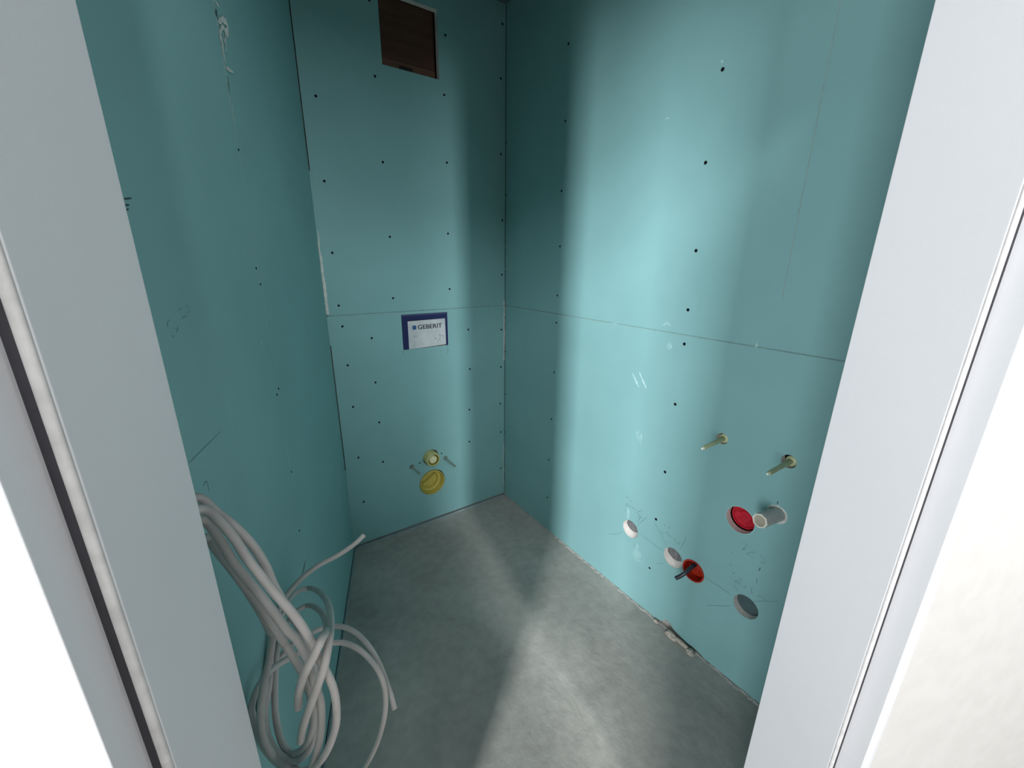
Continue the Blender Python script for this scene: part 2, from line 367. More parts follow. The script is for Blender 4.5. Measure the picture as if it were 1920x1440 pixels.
NOTE_L = [[(1.1952, 1.3245), (1.1819, 1.3272)], [(1.171, 1.3278), (1.1624, 1.3284)], [(1.1699, 1.3181), (1.1602, 1.3209)], [(1.1897, 1.3121), (1.1826, 1.3141), (1.1726, 1.3144)], [(1.2236, 1.3154), (1.2279, 1.3128), (1.2303, 1.3091), (1.228, 1.3072)], [(1.2184, 1.3041), (1.2123, 1.3015)], [(1.2034, 1.3027), (1.2113, 1.2964)], [(1.2266, 1.2948), (1.2236, 1.2927), (1.2191, 1.2936)]]
ARROW_L = [[(1.2342, 1.0678), (1.2233, 1.0694), (1.222, 1.0518)]]
PEN_L = [[(1.2602, 1.4615), (1.2444, 1.4644)], [(1.2612, 1.4545), (1.2522, 1.4561)], [(1.2602, 1.4497), (1.2558, 1.4513)], [(0.8117, 0.5873), (0.8607, 0.5809)]]
DOODLE = [[(-0.5284, 1.046), (-0.5252, 1.0385)], [(-0.5196, 1.0524), (-0.5216, 1.0364)], [(-0.5184, 1.0577), (-0.5108, 1.0588)], [(-0.5172, 1.0468), (-0.5098, 1.0443), (-0.5092, 1.0388)], [(-0.4187, 1.0321), (-0.4122, 1.0222), (-0.4042, 1.0233)], [(-0.3977, 1.0339), (-0.3902, 1.0444), (-0.3888, 1.0312), (-0.3962, 1.0225)], [(-0.3836, 1.0344), (-0.3713, 1.0371), (-0.3676, 1.0292), (-0.3781, 1.0208)], [(-0.4051, 1.0047), (-0.3985, 1.0171), (-0.3904, 1.0182), (-0.3918, 1.009)]]
CUTS = [[(-0.5851, 0.9835), (-0.587, 0.9566)], [(-0.3488, 0.9875), (-0.351, 0.9319)]]
LJ = [[(0.81, 1.8665), (0.7865, 1.8659)], [(0.8098, 1.8527), (0.8138, 1.8388)], [(0.8089, 1.8316), (0.7839, 1.8475), (0.76, 1.8533), (0.7576, 1.8424), (0.7702, 1.8295), (0.7855, 1.8352), (0.8099, 1.8151)], [(0.8088, 1.8203), (0.8152, 1.7985)], [(0.7702, 1.8419), (0.7676, 1.8316)], [(0.7933, 1.8134), (0.7906, 1.8067)]]
LJ2 = [[(0.8056, 1.8121), (0.8108, 1.7839), (0.8083, 1.7672)], [(0.781, 1.8225), (0.7907, 1.7918)], [(0.8104, 1.7575), (0.769, 1.7649)], [(0.8084, 1.7432), (0.8154, 1.7104)], [(0.8096, 1.6937), (0.8114, 1.6807)], [(0.8132, 1.677), (0.8111, 1.6618)]]
LCREASE = [[(0.879, 1.211), (0.8625, 1.2209)], [(0.8862, 1.4054), (0.8756, 1.417)]]
SCUFF = [[(-0.8883, 0.9875), (-0.9034, 0.9677), (-0.9242, 0.941)], [(-0.9197, 0.9988), (-0.9347, 0.9773), (-0.9581, 0.9457)], [(-0.9451, 0.7686), (-0.9371, 0.75), (-0.9636, 0.7215)], [(-0.9985, 0.2837), (-0.9905, 0.2124), (-1.0312, 0.2143)], [(-1.2959, 0.1359), (-1.3138, 0.1274)], [(-1.0878, 1.9378), (-1.0921, 1.9301)], [(-0.9187, 1.8345), (-0.9365, 1.8332)], [(-0.9979, 1.1862), (-1.0159, 1.1958), (-1.0298, 1.1866)], [(-1.0373, 1.1323), (-1.0264, 1.1192), (-1.0367, 1.1059)]]
CABLE_R = [(-1.3242, -1.2865, 1.1159), (-1.3089, -1.2913, 1.0969), (-1.2938, -1.3019, 1.079), (-1.2828, -1.3114, 1.0566), (-1.2734, -1.3216, 1.0289), (-1.2624, -1.3322, 1.0033), (-1.2518, -1.3418, 0.9797), (-1.2399, -1.3524, 0.9557), (-1.2298, -1.3615, 0.9327), (-1.2202, -1.3675, 0.8996), (-1.2187, -1.366, 0.8891), (-1.2128, -1.3638, 0.854), (-1.207, -1.36, 0.8234), (-1.2022, -1.3623, 0.7913), (-1.2026, -1.3629, 0.7542), (-1.2074, -1.3603, 0.7175), (-1.221, -1.3535, 0.6755), (-1.2386, -1.3332, 0.6281), (-1.2626, -1.2879, 0.5677), (-1.2847, -1.2531, 0.5518), (-1.3029, -1.223, 0.5649), (-1.31, -1.1973, 0.5874), (-1.3038, -1.1663, 0.6144), (-1.2892, -1.1205, 0.6283), (-1.2762, -1.0939, 0.6563), (-1.2662, -1.0674, 0.6783), (-1.2522, -1.0345, 0.6907), (-1.2377, -1.0161, 0.6991), (-1.2173, -1.0016, 0.7077), (-1.1925, -0.9903, 0.7163), (-1.1613, -0.9837, 0.7238), (-1.1179, -0.975, 0.7255), (-1.0824, -0.9757, 0.7385), (-1.054, -0.9714, 0.7521)]
CABLE_M = [(-1.3301, -1.2528, 1.0927), (-1.3142, -1.266, 1.0692), (-1.3006, -1.2787, 1.0428), (-1.2898, -1.2923, 1.0084), (-1.2792, -1.3021, 0.9844), (-1.2665, -1.3143, 0.9575), (-1.2548, -1.3261, 0.9301), (-1.2447, -1.3359, 0.9049), (-1.2362, -1.3365, 0.8847), (-1.229, -1.34, 0.854), (-1.2258, -1.3368, 0.8163), (-1.2233, -1.3367, 0.7867), (-1.22, -1.3373, 0.7565), (-1.2219, -1.3357, 0.7226), (-1.228, -1.3336, 0.6819), (-1.2392, -1.3284, 0.6403), (-1.2547, -1.3029, 0.5766), (-1.2731, -1.27, 0.5621), (-1.2933, -1.234, 0.5532), (-1.3046, -1.2053, 0.5755), (-1.3029, -1.1733, 0.5969), (-1.2893, -1.1363, 0.6198), (-1.2793, -1.0952, 0.6469), (-1.2668, -1.0682, 0.675), (-1.251, -1.0405, 0.6766), (-1.2344, -1.0018, 0.6749), (-1.2121, -0.9602, 0.6573), (-1.1862, -0.9457, 0.6415), (-1.1741, -1.036, 0.6955), (-1.173, -1.1521, 0.7619), (-1.1812, -1.2523, 0.8196), (-1.1911, -1.3161, 0.8519), (-1.1967, -1.3532, 0.879), (-1.2086, -1.3806, 0.8682), (-1.2209, -1.3781, 0.8343), (-1.2327, -1.3658, 0.7936), (-1.2435, -1.3493, 0.7488), (-1.2506, -1.3332, 0.7098), (-1.2546, -1.3181, 0.6742)]
CABLE_L = [(-1.3304, -1.2401, 1.0573), (-1.3161, -1.2526, 1.0328), (-1.3084, -1.2577, 1.0159), (-1.2951, -1.2714, 0.9862), (-1.2827, -1.2847, 0.9561), (-1.2683, -1.3008, 0.9215), (-1.2525, -1.3207, 0.8796), (-1.2511, -1.3141, 0.8657), (-1.2436, -1.317, 0.8371), (-1.2369, -1.3104, 0.7983), (-1.232, -1.3052, 0.7522), (-1.2302, -1.2986, 0.7043), (-1.2343, -1.2966, 0.6672), (-1.2445, -1.2901, 0.6308), (-1.2587, -1.2698, 0.5901), (-1.2742, -1.2434, 0.5636), (-1.2836, -1.2222, 0.5689), (-1.2876, -1.1902, 0.5796), (-1.2854, -1.1598, 0.5974), (-1.2777, -1.1193, 0.6187), (-1.2678, -1.081, 0.6382), (-1.2522, -1.0404, 0.6398), (-1.236, -1.0049, 0.6286), (-1.2169, -0.9719, 0.6162), (-1.1952, -0.9638, 0.6097), (-1.1839, -1.0717, 0.6832), (-1.1849, -1.1932, 0.7658), (-1.1929, -1.29, 0.8331), (-1.2064, -1.3749, 0.9054), (-1.2204, -1.3896, 0.8977), (-1.2336, -1.3838, 0.8713), (-1.2428, -1.3604, 0.8238), (-1.2483, -1.3373, 0.7726), (-1.2489, -1.3348, 0.761)]
CABLE_T = [(-1.3284, -1.2595, 1.1123), (-1.3136, -1.2618, 1.0993), (-1.2976, -1.2688, 1.0755), (-1.2849, -1.2774, 1.0587), (-1.2728, -1.2814, 1.0358), (-1.2628, -1.285, 1.0103), (-1.2552, -1.2883, 0.9808), (-1.2509, -1.2946, 0.9542), (-1.2447, -1.296, 0.9273), (-1.2363, -1.3002, 0.897), (-1.2276, -1.3048, 0.866), (-1.2253, -1.3036, 0.839), (-1.221, -1.3038, 0.7944), (-1.2193, -1.3033, 0.7468), (-1.2231, -1.2957, 0.6908), (-1.2328, -1.2935, 0.6436), (-1.249, -1.2855, 0.6001), (-1.2715, -1.2628, 0.5677), (-1.2927, -1.2349, 0.5691), (-1.3036, -1.1986, 0.5785), (-1.3014, -1.1622, 0.5952), (-1.2867, -1.129, 0.6099), (-1.2752, -1.0971, 0.6147), (-1.2595, -1.0809, 0.6193), (-1.2393, -1.0688, 0.6212), (-1.2091, -1.0543, 0.6136), (-1.1823, -1.0489, 0.6097), (-1.1568, -1.0551, 0.6063), (-1.1351, -1.0713, 0.6031), (-1.1153, -1.0903, 0.5882), (-1.1007, -1.1192, 0.5717), (-1.0911, -1.1468, 0.5489), (-1.086, -1.1732, 0.521), (-1.0827, -1.1981, 0.4938), (-1.0825, -1.2109, 0.4765)]
CABLE_O = [(-1.3372, -1.221, 1.0619), (-1.3227, -1.2337, 1.0372), (-1.3109, -1.2373, 1.0151), (-1.2998, -1.2405, 0.975), (-1.2849, -1.254, 0.9315), (-1.2728, -1.2649, 0.8897), (-1.2674, -1.2579, 0.8497), (-1.2662, -1.2339, 0.8134), (-1.277, -1.2209, 0.7591), (-1.2929, -1.2166, 0.706), (-1.3047, -1.2149, 0.6534), (-1.3076, -1.2235, 0.6069), (-1.2977, -1.2381, 0.5682), (-1.2785, -1.2657, 0.5637), (-1.2953, -1.2389, 0.5532), (-1.3114, -1.2135, 0.5749), (-1.3161, -1.2018, 0.6156), (-1.3178, -1.1971, 0.6426), (-1.3134, -1.1935, 0.6609), (-1.3025, -1.1834, 0.6743), (-1.2871, -1.1677, 0.6769), (-1.269, -1.1465, 0.665), (-1.2485, -1.1374, 0.6592), (-1.2251, -1.121, 0.644), (-1.1974, -1.1171, 0.6377), (-1.1713, -1.1146, 0.6243), (-1.1495, -1.1203, 0.6152), (-1.1301, -1.1372, 0.6056), (-1.113, -1.1558, 0.5871), (-1.1014, -1.1826, 0.5704), (-1.0957, -1.1982, 0.5383), (-1.0992, -1.209, 0.5021), (-1.1092, -1.2153, 0.4659), (-1.1245, -1.211, 0.4142), (-1.143, -1.2024, 0.3678), (-1.1614, -1.1829, 0.3168), (-1.1899, -1.1495, 0.2501)]
SB = [(-0.6213, 2.3358), (-0.307, 2.3059), (-0.6205, 2.0906), (-0.8493, 1.9785), (-0.3212, 2.0861), (-0.0198, 2.4216), (-0.0281, 2.2102), (-0.0277, 1.8953), (-0.6137, 1.7868), (-0.3191, 1.8216), (-0.8527, 1.6902), (-0.8528, 1.4221), (-0.6072, 1.4934), (-0.3257, 1.5184), (-0.0175, 1.5952), (-0.0202, 1.327), (-0.3272, 1.2615), (-0.613, 1.2293), (-0.8507, 1.2077), (-0.8449, 1.1184), (-0.7247, 1.0555), (-0.2282, 1.0529), (-0.023, 1.0357), (-0.8406, 0.944), (-0.2237, 0.8402), (-0.0262, 0.8249), (-0.726, 0.8462), (-0.8372, 0.7461), (-0.7254, 0.6447), (-0.2324, 0.6109), (-0.0296, 0.606), (-0.2369, 0.4199), (-0.0256, 0.4283), (-0.0253, 0.1896), (-0.8381, 0.4887), (-0.7247, 0.4335), (-0.8357, 0.2457), (-0.4083, 0.394), (-0.5349, 0.3728)]
SR = [(-0.4365, 2.2013), (-0.4362, 1.9402), (-0.4305, 1.6826), (-0.4346, 1.4598), (-1.0947, 1.9142), (-1.0797, 1.6826), (-1.0862, 1.4328), (-0.0049, 1.9491), (-0.007, 1.7133), (-0.43, 1.2486), (-0.4301, 1.1252), (-0.4291, 0.8874), (-0.4231, 0.6442), (-0.4147, 0.4176), (-1.0854, 1.2482), (-1.0882, 1.1352), (-1.0839, 0.9198), (-1.0788, 0.652), (-1.0665, 0.4415), (-0.4135, 0.1947), (-1.0657, 0.2126), (-0.006, 0.9118), (-0.008, 0.6613), (-0.0098, 0.4257)]
SL = [(0.81, 1.6125), (0.822, 1.3757), (0.8105, 1.3405), (0.8023, 1.0893), (0.8219, 1.0804), (0.8082, 0.8636), (0.8215, 0.6939), (1.2515, 1.4626), (1.2566, 1.4556), (1.26, 1.45)]
# ================================================================== the setting
fl = obj('floor', slab(FL, -8.0, 2.4, -8.6, 0.35, -0.12, 0.0), 'floor'); tag(fl, 'rough grey cement screed floor', kind='structure')
cl = obj('ceiling', prism([(-2.2, 0.3), (0.3, 0.3), (0.3, -2.4), (-2.2, -1.1)], H, H+0.12, lambda u, s, z: Vector((u, s, z))), 'ceil')
tag(cl, 'dim board ceiling above the washroom', kind='structure')

wb = obj('wall_back', slab(BK, -1.25, 0.30, 0, H, -0.22, -0.13), 'cavity'); tag(wb, 'back wall clad in teal plasterboard', kind='structure')
wr = obj('wall_right', slab(RT, -1.86, 0.13, 0, H, -0.22, -0.13), 'cavity'); tag(wr, 'right wall clad in teal plasterboard', kind='structure')
wl = obj('wall_left', slab(LF, -0.05, 1.46, 0, H, -0.22, -0.13), 'cavity'); tag(wl, 'left wall clad in teal plasterboard', kind='structure')

# ---- back wall boards
HATCH = (-0.588, -0.342, 2.138, 2.384)
bu = board('plasterboard', BK, -BW+0.0035, -0.001, ZJ+0.0022, H, wb, [('r', *HATCH)])
bl = board('plasterboard', BK, -BW+0.0035, -0.001, 0.014, ZJ-0.0022, wb,
           [('r', -0.581, -0.345, 0.984, 1.151), ('c', -0.4689, 0.2386, 0.0740), ('c', -0.4700, 0.3870, 0.0450),
            ('c', -0.5775, 0.3610, 0.0135), ('c', -0.3872, 0.3604, 0.0115)])
obj('joint_filler', slab(BK, -BW+0.004, -0.001, ZJ-0.004, ZJ+0.004, -0.020, -0.0032), 'joint', wb)
for u, v in SB: screw(BK, u, v, 0.0052 if (u, v) not in SB[-2:] else 0.0042, bu if v > ZJ else bl)

# ---- right wall boards (the lower one has a broken foot)
foot = [(-1.872, 0.004), (-1.335, 0.004), (-1.315, 0.009), (-1.285, 0.013), (-1.262, 0.009), (-1.235, 0.014), (-1.205, 0.020),
        (-1.182, 0.040), (-1.160, 0.034), (-1.148, 0.014), (-1.120, 0.007), (-1.08, 0.004), (-0.0035, 0.004), (-0.0035, ZJ-0.002), (-1.872, ZJ-0.002)]
ru = board('plasterboard', RT, -1.3585, -0.0035, ZJ+0.002, H, wr)
ru2 = board('plasterboard', RT, -1.872, -1.3599, ZJ+0.002, H, wr)
rl = board('plasterboard', RT, 0, 0, 0, 0, wr,
           [('c', -0.9545, 0.3290, 0.0385), ('c', -1.1575, 0.3255, 0.0395), ('c', -1.2410, 0.3262, 0.0400), ('c', -1.4290, 0.3210, 0.0395),
            ('c', -1.3625, 0.6110, 0.0440), ('c', -1.4575, 0.6860, 0.0270), ('c', -1.2640, 0.8560, 0.0185), ('c', -1.4580, 0.8590, 0.0200)],
           outline=foot)
obj('joint_filler', slab(RT, -1.872, -0.003, ZJ-0.004, ZJ+0.004, -0.020, -0.0032), 'joint', wr)
obj('joint_filler', slab(RT, -1.3600, -1.3584, ZJ+0.002, 1.300, -0.020, 0.0002), 'teal', wr)
obj('joint_filler', slab(RT, -1.3600, -1.3584, 1.300, H, -0.020, -0.0020), 'joint', wr)
for u, v in SR: screw(RT, u, v, 0.0056 if -1.2 < u < -1.0 and v > 0.3 else (0.0038 if u > -0.02 else 0.0048), ru if v > ZJ else rl)
# galvanised studs behind the round cut-outs
obj('stud', slab(RT, -1.02, -0.9500, 0.02, ZJ-0.02, -0.085, -0.0318), 'zinc', wr)
obj('stud', slab(RT, -0.9485, -0.88, 0.02, ZJ-0.02, -0.085, -0.0335), 'zinc', wr)
obj('stud', slab(RT, -1.1590, -1.10, 0.02, ZJ-0.02, -0.085, -0.0318), 'zinc', wr)
obj('stud', slab(RT, -1.1995, -1.1605, 0.02, 0.50, -0.085, -0.0325), 'zinc', wr)
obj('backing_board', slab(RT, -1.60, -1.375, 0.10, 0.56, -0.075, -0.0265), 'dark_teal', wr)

for u, v, r in ((-0.9545, 0.3290, 0.0383), (-1.1575, 0.3255, 0.0393)):
    bm = bmesh.new(); rings = []          # pale lining of the cut-out, the inner layer cut a little off centre
    for w, k in ((-0.0005, 0.0), (-0.015, 0.5), (-0.0155, 0.55), (-0.0312, 1.0)):
        rings.append([bm.verts.new(RT(u+0.009*k+r*math.cos(2*PI*i/36), v+0.010*k+r*math.sin(2*PI*i/36), w)) for i in range(36)])
    for A, Bq in zip(rings, rings[1:]):
        for i in range(36): bm.faces.new((A[i], A[(i+1) % 36], Bq[(i+1) % 36], Bq[i])).smooth = True
    obj('cutout_lining', bm, 'core', rl)
obj('mortar_fill', slab(RT, -1.36, -1.05, 0.0, 0.055, -0.09, -0.014), 'chip2', wr)

# ---- left wall boards
lu = board('plasterboard', LF, 0.0025, 0.8108, 0.012, H, wl)
lo_ = board('plasterboard', LF, 0.8116, 1.464, 0.012, H, wl)
for u, v in SL[:7]: screw(LF, u, v, 0.0030, lu if u < 0.811 else lo_)

# ---- filler in the corners and joints
def filler(name, F, zs, uw, mat, parent, wmax=0.0016, seed=1):
    rg = random.Random(seed); bm = bmesh.new(); rows = []
    for z, u, wd in zs:
        a = bm.verts.new(F(u-wd/2, z, 0.0001)); c = bm.verts.new(F(u, z, wmax*rg.uniform(0.6, 1))); b = bm.verts.new(F(u+wd/2, z, 0.0001)); rows.append((a, c, b))
    for A, Bq in zip(rows, rows[1:]):
        bm.faces.new((A[0], A[1], Bq[1], Bq[0])); bm.faces.new((A[1], A[2], Bq[2], Bq[1]))
    return obj(name, bm, mat, parent)
rg = random.Random(3)
zz = [1.505-0.33*k/22 for k in range(23)]
filler('filler_bead', BK, [(z, -BW+0.004+0.0015*math.sin(z*60), (0.003+0.011*(1-abs((z-1.23)/0.28)**1.5 if abs(z-1.23) < 0.28 else 0))*rg.uniform(0.7, 1.2)) for z in zz], 0, 'filler', bu)
zz = [1.190-0.33*k/26 for k in range(27)]
filler('filler_bead', BK, [(z, -0.004+rg.uniform(-0.001, 0.001), 0.0065*rg.uniform(0.6, 1.2)) for z in zz], 0, 'filler', bl)
zz = [0.345-0.27*k/14 for k in range(15)]
filler('filler_bead', BK, [(z, -0.004+rg.uniform(-0.001, 0.001), 0.005*rg.uniform(0.4, 1.2)) for z in zz], 0, 'filler', bl)
obj('filler_bead', slab(BK, -BW-0.002, -BW+0.004, 1.505, 1.72, -0.02, -0.0002), 'teal', bu)
obj('filler_bead', slab(BK, -BW-0.002, -BW+0.004, ZJ+0.003, 1.505, -0.02, -0.0002), 'teal', bu)
obj('filler_bead', slab(BK, -BW-0.002, -BW+0.004, 1.04, ZJ-0.003, -0.02, -0.0002), 'teal', bl)
obj('filler_bead', slab(BK, -BW-0.002, -BW+0.004, 0.02, 0.44, -0.02, -0.0002), 'teal', bl)
for i, (u, v, a, b) in enumerate([(-0.012, 1.470, 0.010, 0.014), (-0.010, 1.410, 0.009, 0.012), (-0.008, 1.355, 0.007, 0.008), (-0.013, 1.445, 0.006, 0.008)]):
    obj('filler_dab', blob(RT, u, v, a, b, 0.002, seed=i), 'smear', ru)
# ragged white filler in the left joint near the top
for i, st in enumerate(LJ+LJ2):
    mt = 'pen' if i in (1, 9) else 'filler'
    obj('filler_streak', ribbon([st], LF, (0.0052, 0.009, 0.012, 0.006, 0.005, 0.005, 0.007, 0.006, 0.006, 0.004, 0.003, 0.004)[i % 12], 0.0012+0.0001*i, jitter=0.35), mt, lu if st[0][0] < 0.811 else lo_)
obj('filler_crease', ribbon([[(0.8112, 1.66), (0.8112, 1.4)], [(0.8112, 1.36), (0.8112, 1.12)], [(0.8112, 1.06), (0.8112, 0.72)]], LF, 0.004, 0.0004), 'smear', lo_)
obj('filler_streak', ribbon(LCREASE, LF, 0.006, 0.0006, jitter=0.3), 'smear', lo_)

# ---- pencil notes, pen marks, scuffs
PW = 0.0022
for nm, st, F, par, mt, wd in (
        ('pencil_note', NOTE_A, RT, rl, 'pencil', 0.0024), ('pencil_note', NOTE_B, RT, rl, 'pencil', 0.0023), ('pencil_note', NOTE_C, RT, rl, 'faint', 0.0026),
        ('pencil_note', NOTE_D, RT, rl, 'pencil', 0.0021), ('pencil_line', LINE_A+LINE_A2, RT, rl, 'pencil', 0.0019), ('pencil_line', LINE_B+LINE_B2, RT, rl, 'pencil', 0.0017),
        ('pencil_line', LINE_C, RT, rl, 'pencil', 0.0016), ('pen_mark', PEN_R+PEN_R2, RT, rl, 'pen', 0.0026),
        ('pencil_note', NOTE_L, LF, lo_, 'faint', 0.0022), ('pencil_mark', ARROW_L, LF, lo_, 'pencil', 0.0014), ('pen_mark', PEN_L[:3], LF, lo_, 'pen', 0.0022),
        ('board_slit', PEN_L[3:], LF, lo_, 'pen', 0.0060), ('pencil_line', [[(1.2576, 1.1181), (1.147, 1.119)]], LF, lo_, 'pencil', 0.0016),
        ('saw_cut', CUTS, BK, bl, 'pencil', 0.0020)):
    obj(nm, ribbon(st, F, wd, 0.0004), mt, par)
for i, st in enumerate(SCUFF):
    mt = 'smear2' if i in (0, 1, 5, 6) else 'smear'
    obj('scuff', ribbon([st], RT, (0.0075, 0.0065, 0.010, 0.012, 0.006, 0.005, 0.003, 0.008, 0.010)[i], 0.0005, jitter=0.4), mt, ru if st[0][1] > ZJ else rl)
for i, (u, v, a, b) in enumerate([(-1.314, 1.1690, 0.007, 0.008), (-1.0330, 1.1170, 0.014, 0.012), (-0.955, 0.745, 0.012, 0.020), (-1.0, 0.235, 0.028, 0.022), (-0.935, 0.395, 0.012, 0.03), (-0.78, 1.165, 0.02, 0.004)]):
    obj('plaster_dab', blob(RT, u, v, a, b, 0.0016 if i else 0.005, seed=40+i), 'smear2' if i == 0 else 'smear', rl)

# ---- edge insulation strips at the foot of the walls
t1 = obj('trim_1', slab(BK, -BW+0.012, -0.004, 0.0, 0.0085, 0.004, 0.0095), 'foam'); tag(t1, 'thin grey edge strip along the foot of the back wall', kind='structure')
t2 = obj('trim_2', slab(LF, 0.004, 1.40, 0.0, 0.010, 0.003, 0.0085), 'foam'); tag(t2, 'thin grey edge strip along the foot of the left wall', kind='structure')

# ---- door wall and door frame
B_, A_ = 0.2047, 0.5955
STEP = 0.0140; H1L, H1R, H2 = 0.2960, 0.2950, 0.2650; FW = 0.0270; WO = 0.2710
zh = 2.08
def fr_prof(sgn, edge, h1):
    e = edge
    return [(sgn*e, SEND+0.002), (sgn*e, h1), (sgn*(e+STEP), h1), (sgn*(e+STEP), H2), (sgn*(e+STEP+FW*0.55), H2+0.0004), (sgn*(e+STEP+FW), H2+0.0032), (sgn*(e+STEP+FW), 0.30), (sgn*(e+STEP+0.018), 0.30), (sgn*(e+STEP+0.018), SEND+0.002)]
dr = empty('door_1', DR((A_-B_)/2, 0.34, 0)); tag(dr, 'white lacquered door frame around the open doorway', kind='structure')
for sgn, e, h1 in ((-1, B_, H1L), (1, A_, H1R)):
    bm = prism(fr_prof(sgn, e, h1), 0, zh, DR)
    ed = [q for q in bm.edges if abs((q.verts[0].co-q.verts[1].co).normalized().z) > 0.9]
    bmesh.ops.bevel(bm, geom=ed, offset=0.0013, segments=3, profile=0.5, affect='EDGES')
    obj('jamb', bm, 'frame', dr)
    # tubular seal in front of the stop, dark strip beside it painting the shade of the gap
    bm = bmesh.new(); c = Vector((sgn*(e+0.0042), h1-0.0008))
    ring = [(c.x+0.0038*math.cos(2*PI*k/14), c.y+0.0026*math.sin(2*PI*k/14)) for k in range(14)]
    g = obj('seal', prism(ring, 0, zh, DR), 'gasket', dr, smooth=True); edge_split(g, 50)
    x0, x1 = sorted((sgn*(e+0.0074), sgn*(e+STEP+0.0002)))
    obj('seal_groove', prism([(x0, h1-0.0012), (x1, h1-0.0012), (x1, h1+0.001), (x0, h1+0.001)], 0, zh, DR), 'groove_shade', dr)
bm = bmesh.new()
hexa(bm, [DR(-B_-STEP-0.018, SEND+0.002, zh), DR(A_+STEP+0.018, SEND+0.002, zh), DR(A_+STEP+0.018, H1L, zh), DR(-B_-STEP-0.018, H1L, zh), DR(-B_-STEP-0.018, SEND+0.002, zh+0.03), DR(A_+STEP+0.018, SEND+0.002, zh+0.03), DR(A_+STEP+0.018, H1L, zh+0.03), DR(-B_-STEP-0.018, H1L, zh+0.03)])
hexa(bm, [DR(-B_-STEP-FW, 0.30, zh+0.014), DR(A_+STEP+FW, 0.30, zh+0.014), DR(A_+STEP+FW, H2, zh+0.014), DR(-B_-STEP-FW, H2, zh+0.014), DR(-B_-STEP-FW, 0.30, zh+0.041), DR(A_+STEP+FW, 0.30, zh+0.041), DR(A_+STEP+FW, H2, zh+0.041), DR(-B_-STEP-FW, H2, zh+0.041)])
obj('frame_head', bm, 'frame', dr)
def door_wall(name, u0, u1, z0, z1, lab):
    bm = hexa(bmesh.new(), [DR(u0, WO, z0), DR(u1, WO, z0), DR(u1, SEND, z0), DR(u0, SEND, z0), DR(u0, WO, z1), DR(u1, WO, z1), DR(u1, SEND, z1), DR(u0, SEND, z1)])
    for f in bm.faces:
        f.normal_update(); f.material_index = 1 if f.normal.dot(DN) > 0.5 else 0
    o = obj(name, bm, ['cream', 'teal']); tag(o, lab, kind='structure'); return o
e0, e1 = -(B_+STEP+0.0185), A_+STEP+0.0185
door_wall('wall_front_left', -2.3, e0, 0, H, 'cream plastered hallway wall left of the door frame')
door_wall('wall_front_right', e1, 2.3, 0, H, 'cream plastered hallway wall right of the door frame')
door_wall('wall_front_above', e0, e1, zh+0.031, H, 'cream plastered wall above the door frame')

bm = bmesh.new()  # unseen blocker added to shape the light, in place of a standing person
for u0, u1, zt in ((-0.69, -0.41, 2.7), (-0.41, 0.70, 1.9)):
    hexa(bm, [DR(u, s_, z) for z in (0, zt) for u, s_ in ((u0, -1.12), (u1, -1.12), (u1, -1.0), (u0, -1.0))])
tag(obj('wall_light_blocker', bm, 'cream'), 'unseen cream partition with a taller pier, added to block light to the doorway', kind='structure')

# ================================================================== things on the back wall
# cistern access box with its printed cover
ab = empty('access_box', BK(-0.463, 0.984, 0)); tag(ab, 'navy blue access box with silver printed card in the back wall', 'access box')
bm = bmesh.new()
slab(BK, -0.580, -0.551, 0.985, 1.1505, -0.020, 0.0015, bm); slab(BK, -0.358, -0.346, 0.985, 1.1505, -0.020, 0.0015, bm)
slab(BK, -0.551, -0.358, 1.122, 1.1505, -0.020, 0.0010, bm)
obj('frame', bm, 'blue', ab)
obj('rim', slab(BK, -0.580, -0.352, 1.1435, 1.1505, 0.0014, 0.0040), 'blue2', ab)
bm = hexa(bmesh.new(), [BK(-0.553, 0.9846, -0.003), BK(-0.3584, 0.9900, -0.003), BK(-0.359, 1.1205, -0.003), BK(-0.5524, 1.1185, -0.003), BK(-0.553, 0.9846, 0.0022), BK(-0.3584, 0.9900, 0.0022), BK(-0.359, 1.1205, 0.0022), BK(-0.5524, 1.1185, 0.0022)])
card = obj('cover_card', bm, 'card', ab)
obj('logo_square', slab(BK, -0.5302, -0.5112, 1.0775, 1.0968, 0.0020, 0.0026), 'logo', card)
cu = bpy.data.curves.new('lettering', 'FONT'); cu.body = 'GEBERIT'; cu.size = 0.0315; cu.offset = 0.0004; cu.space_character = 1.04; cu.extrude = 0.0002
to = bpy.data.objects.new('lettering', cu); COL.objects.link(to)
dg = bpy.context.evaluated_depsgraph_get(); me = bpy.data.meshes.new_from_object(to.evaluated_get(dg))
bpy.data.objects.remove(to); bpy.data.curves.remove(cu)
xs = [v.co.x for v in me.vertices]; ys = [v.co.y for v in me.vertices]
bm = bmesh.new(); bm.from_mesh(me); bpy.data.meshes.remove(me)
for v in bm.verts:
    a = (v.co.x-min(xs))/(max(xs)-min(xs)); b = (v.co.y-min(ys))/(max(ys)-min(ys))
    v.co = BK(-0.5035+a*0.1250, 1.0765+b*0.0218, 0.0026+v.co.z)
gm = bmesh.ops.duplicate(bm, geom=list(bm.verts)+list(bm.edges)+list(bm.faces))   # heavier strokes, as in print
for v in gm['geom']:
    if isinstance(v, bmesh.types.BMVert): v.co += BK(0.0009, 0.0, 0.00003)
obj('lettering', bm, 'ink', card)
for st in (DOODLE[:4], DOODLE[4:]): obj('printed_mark', ribbon(st, BK, 0.0026, 0.0027), 'greyink', card)

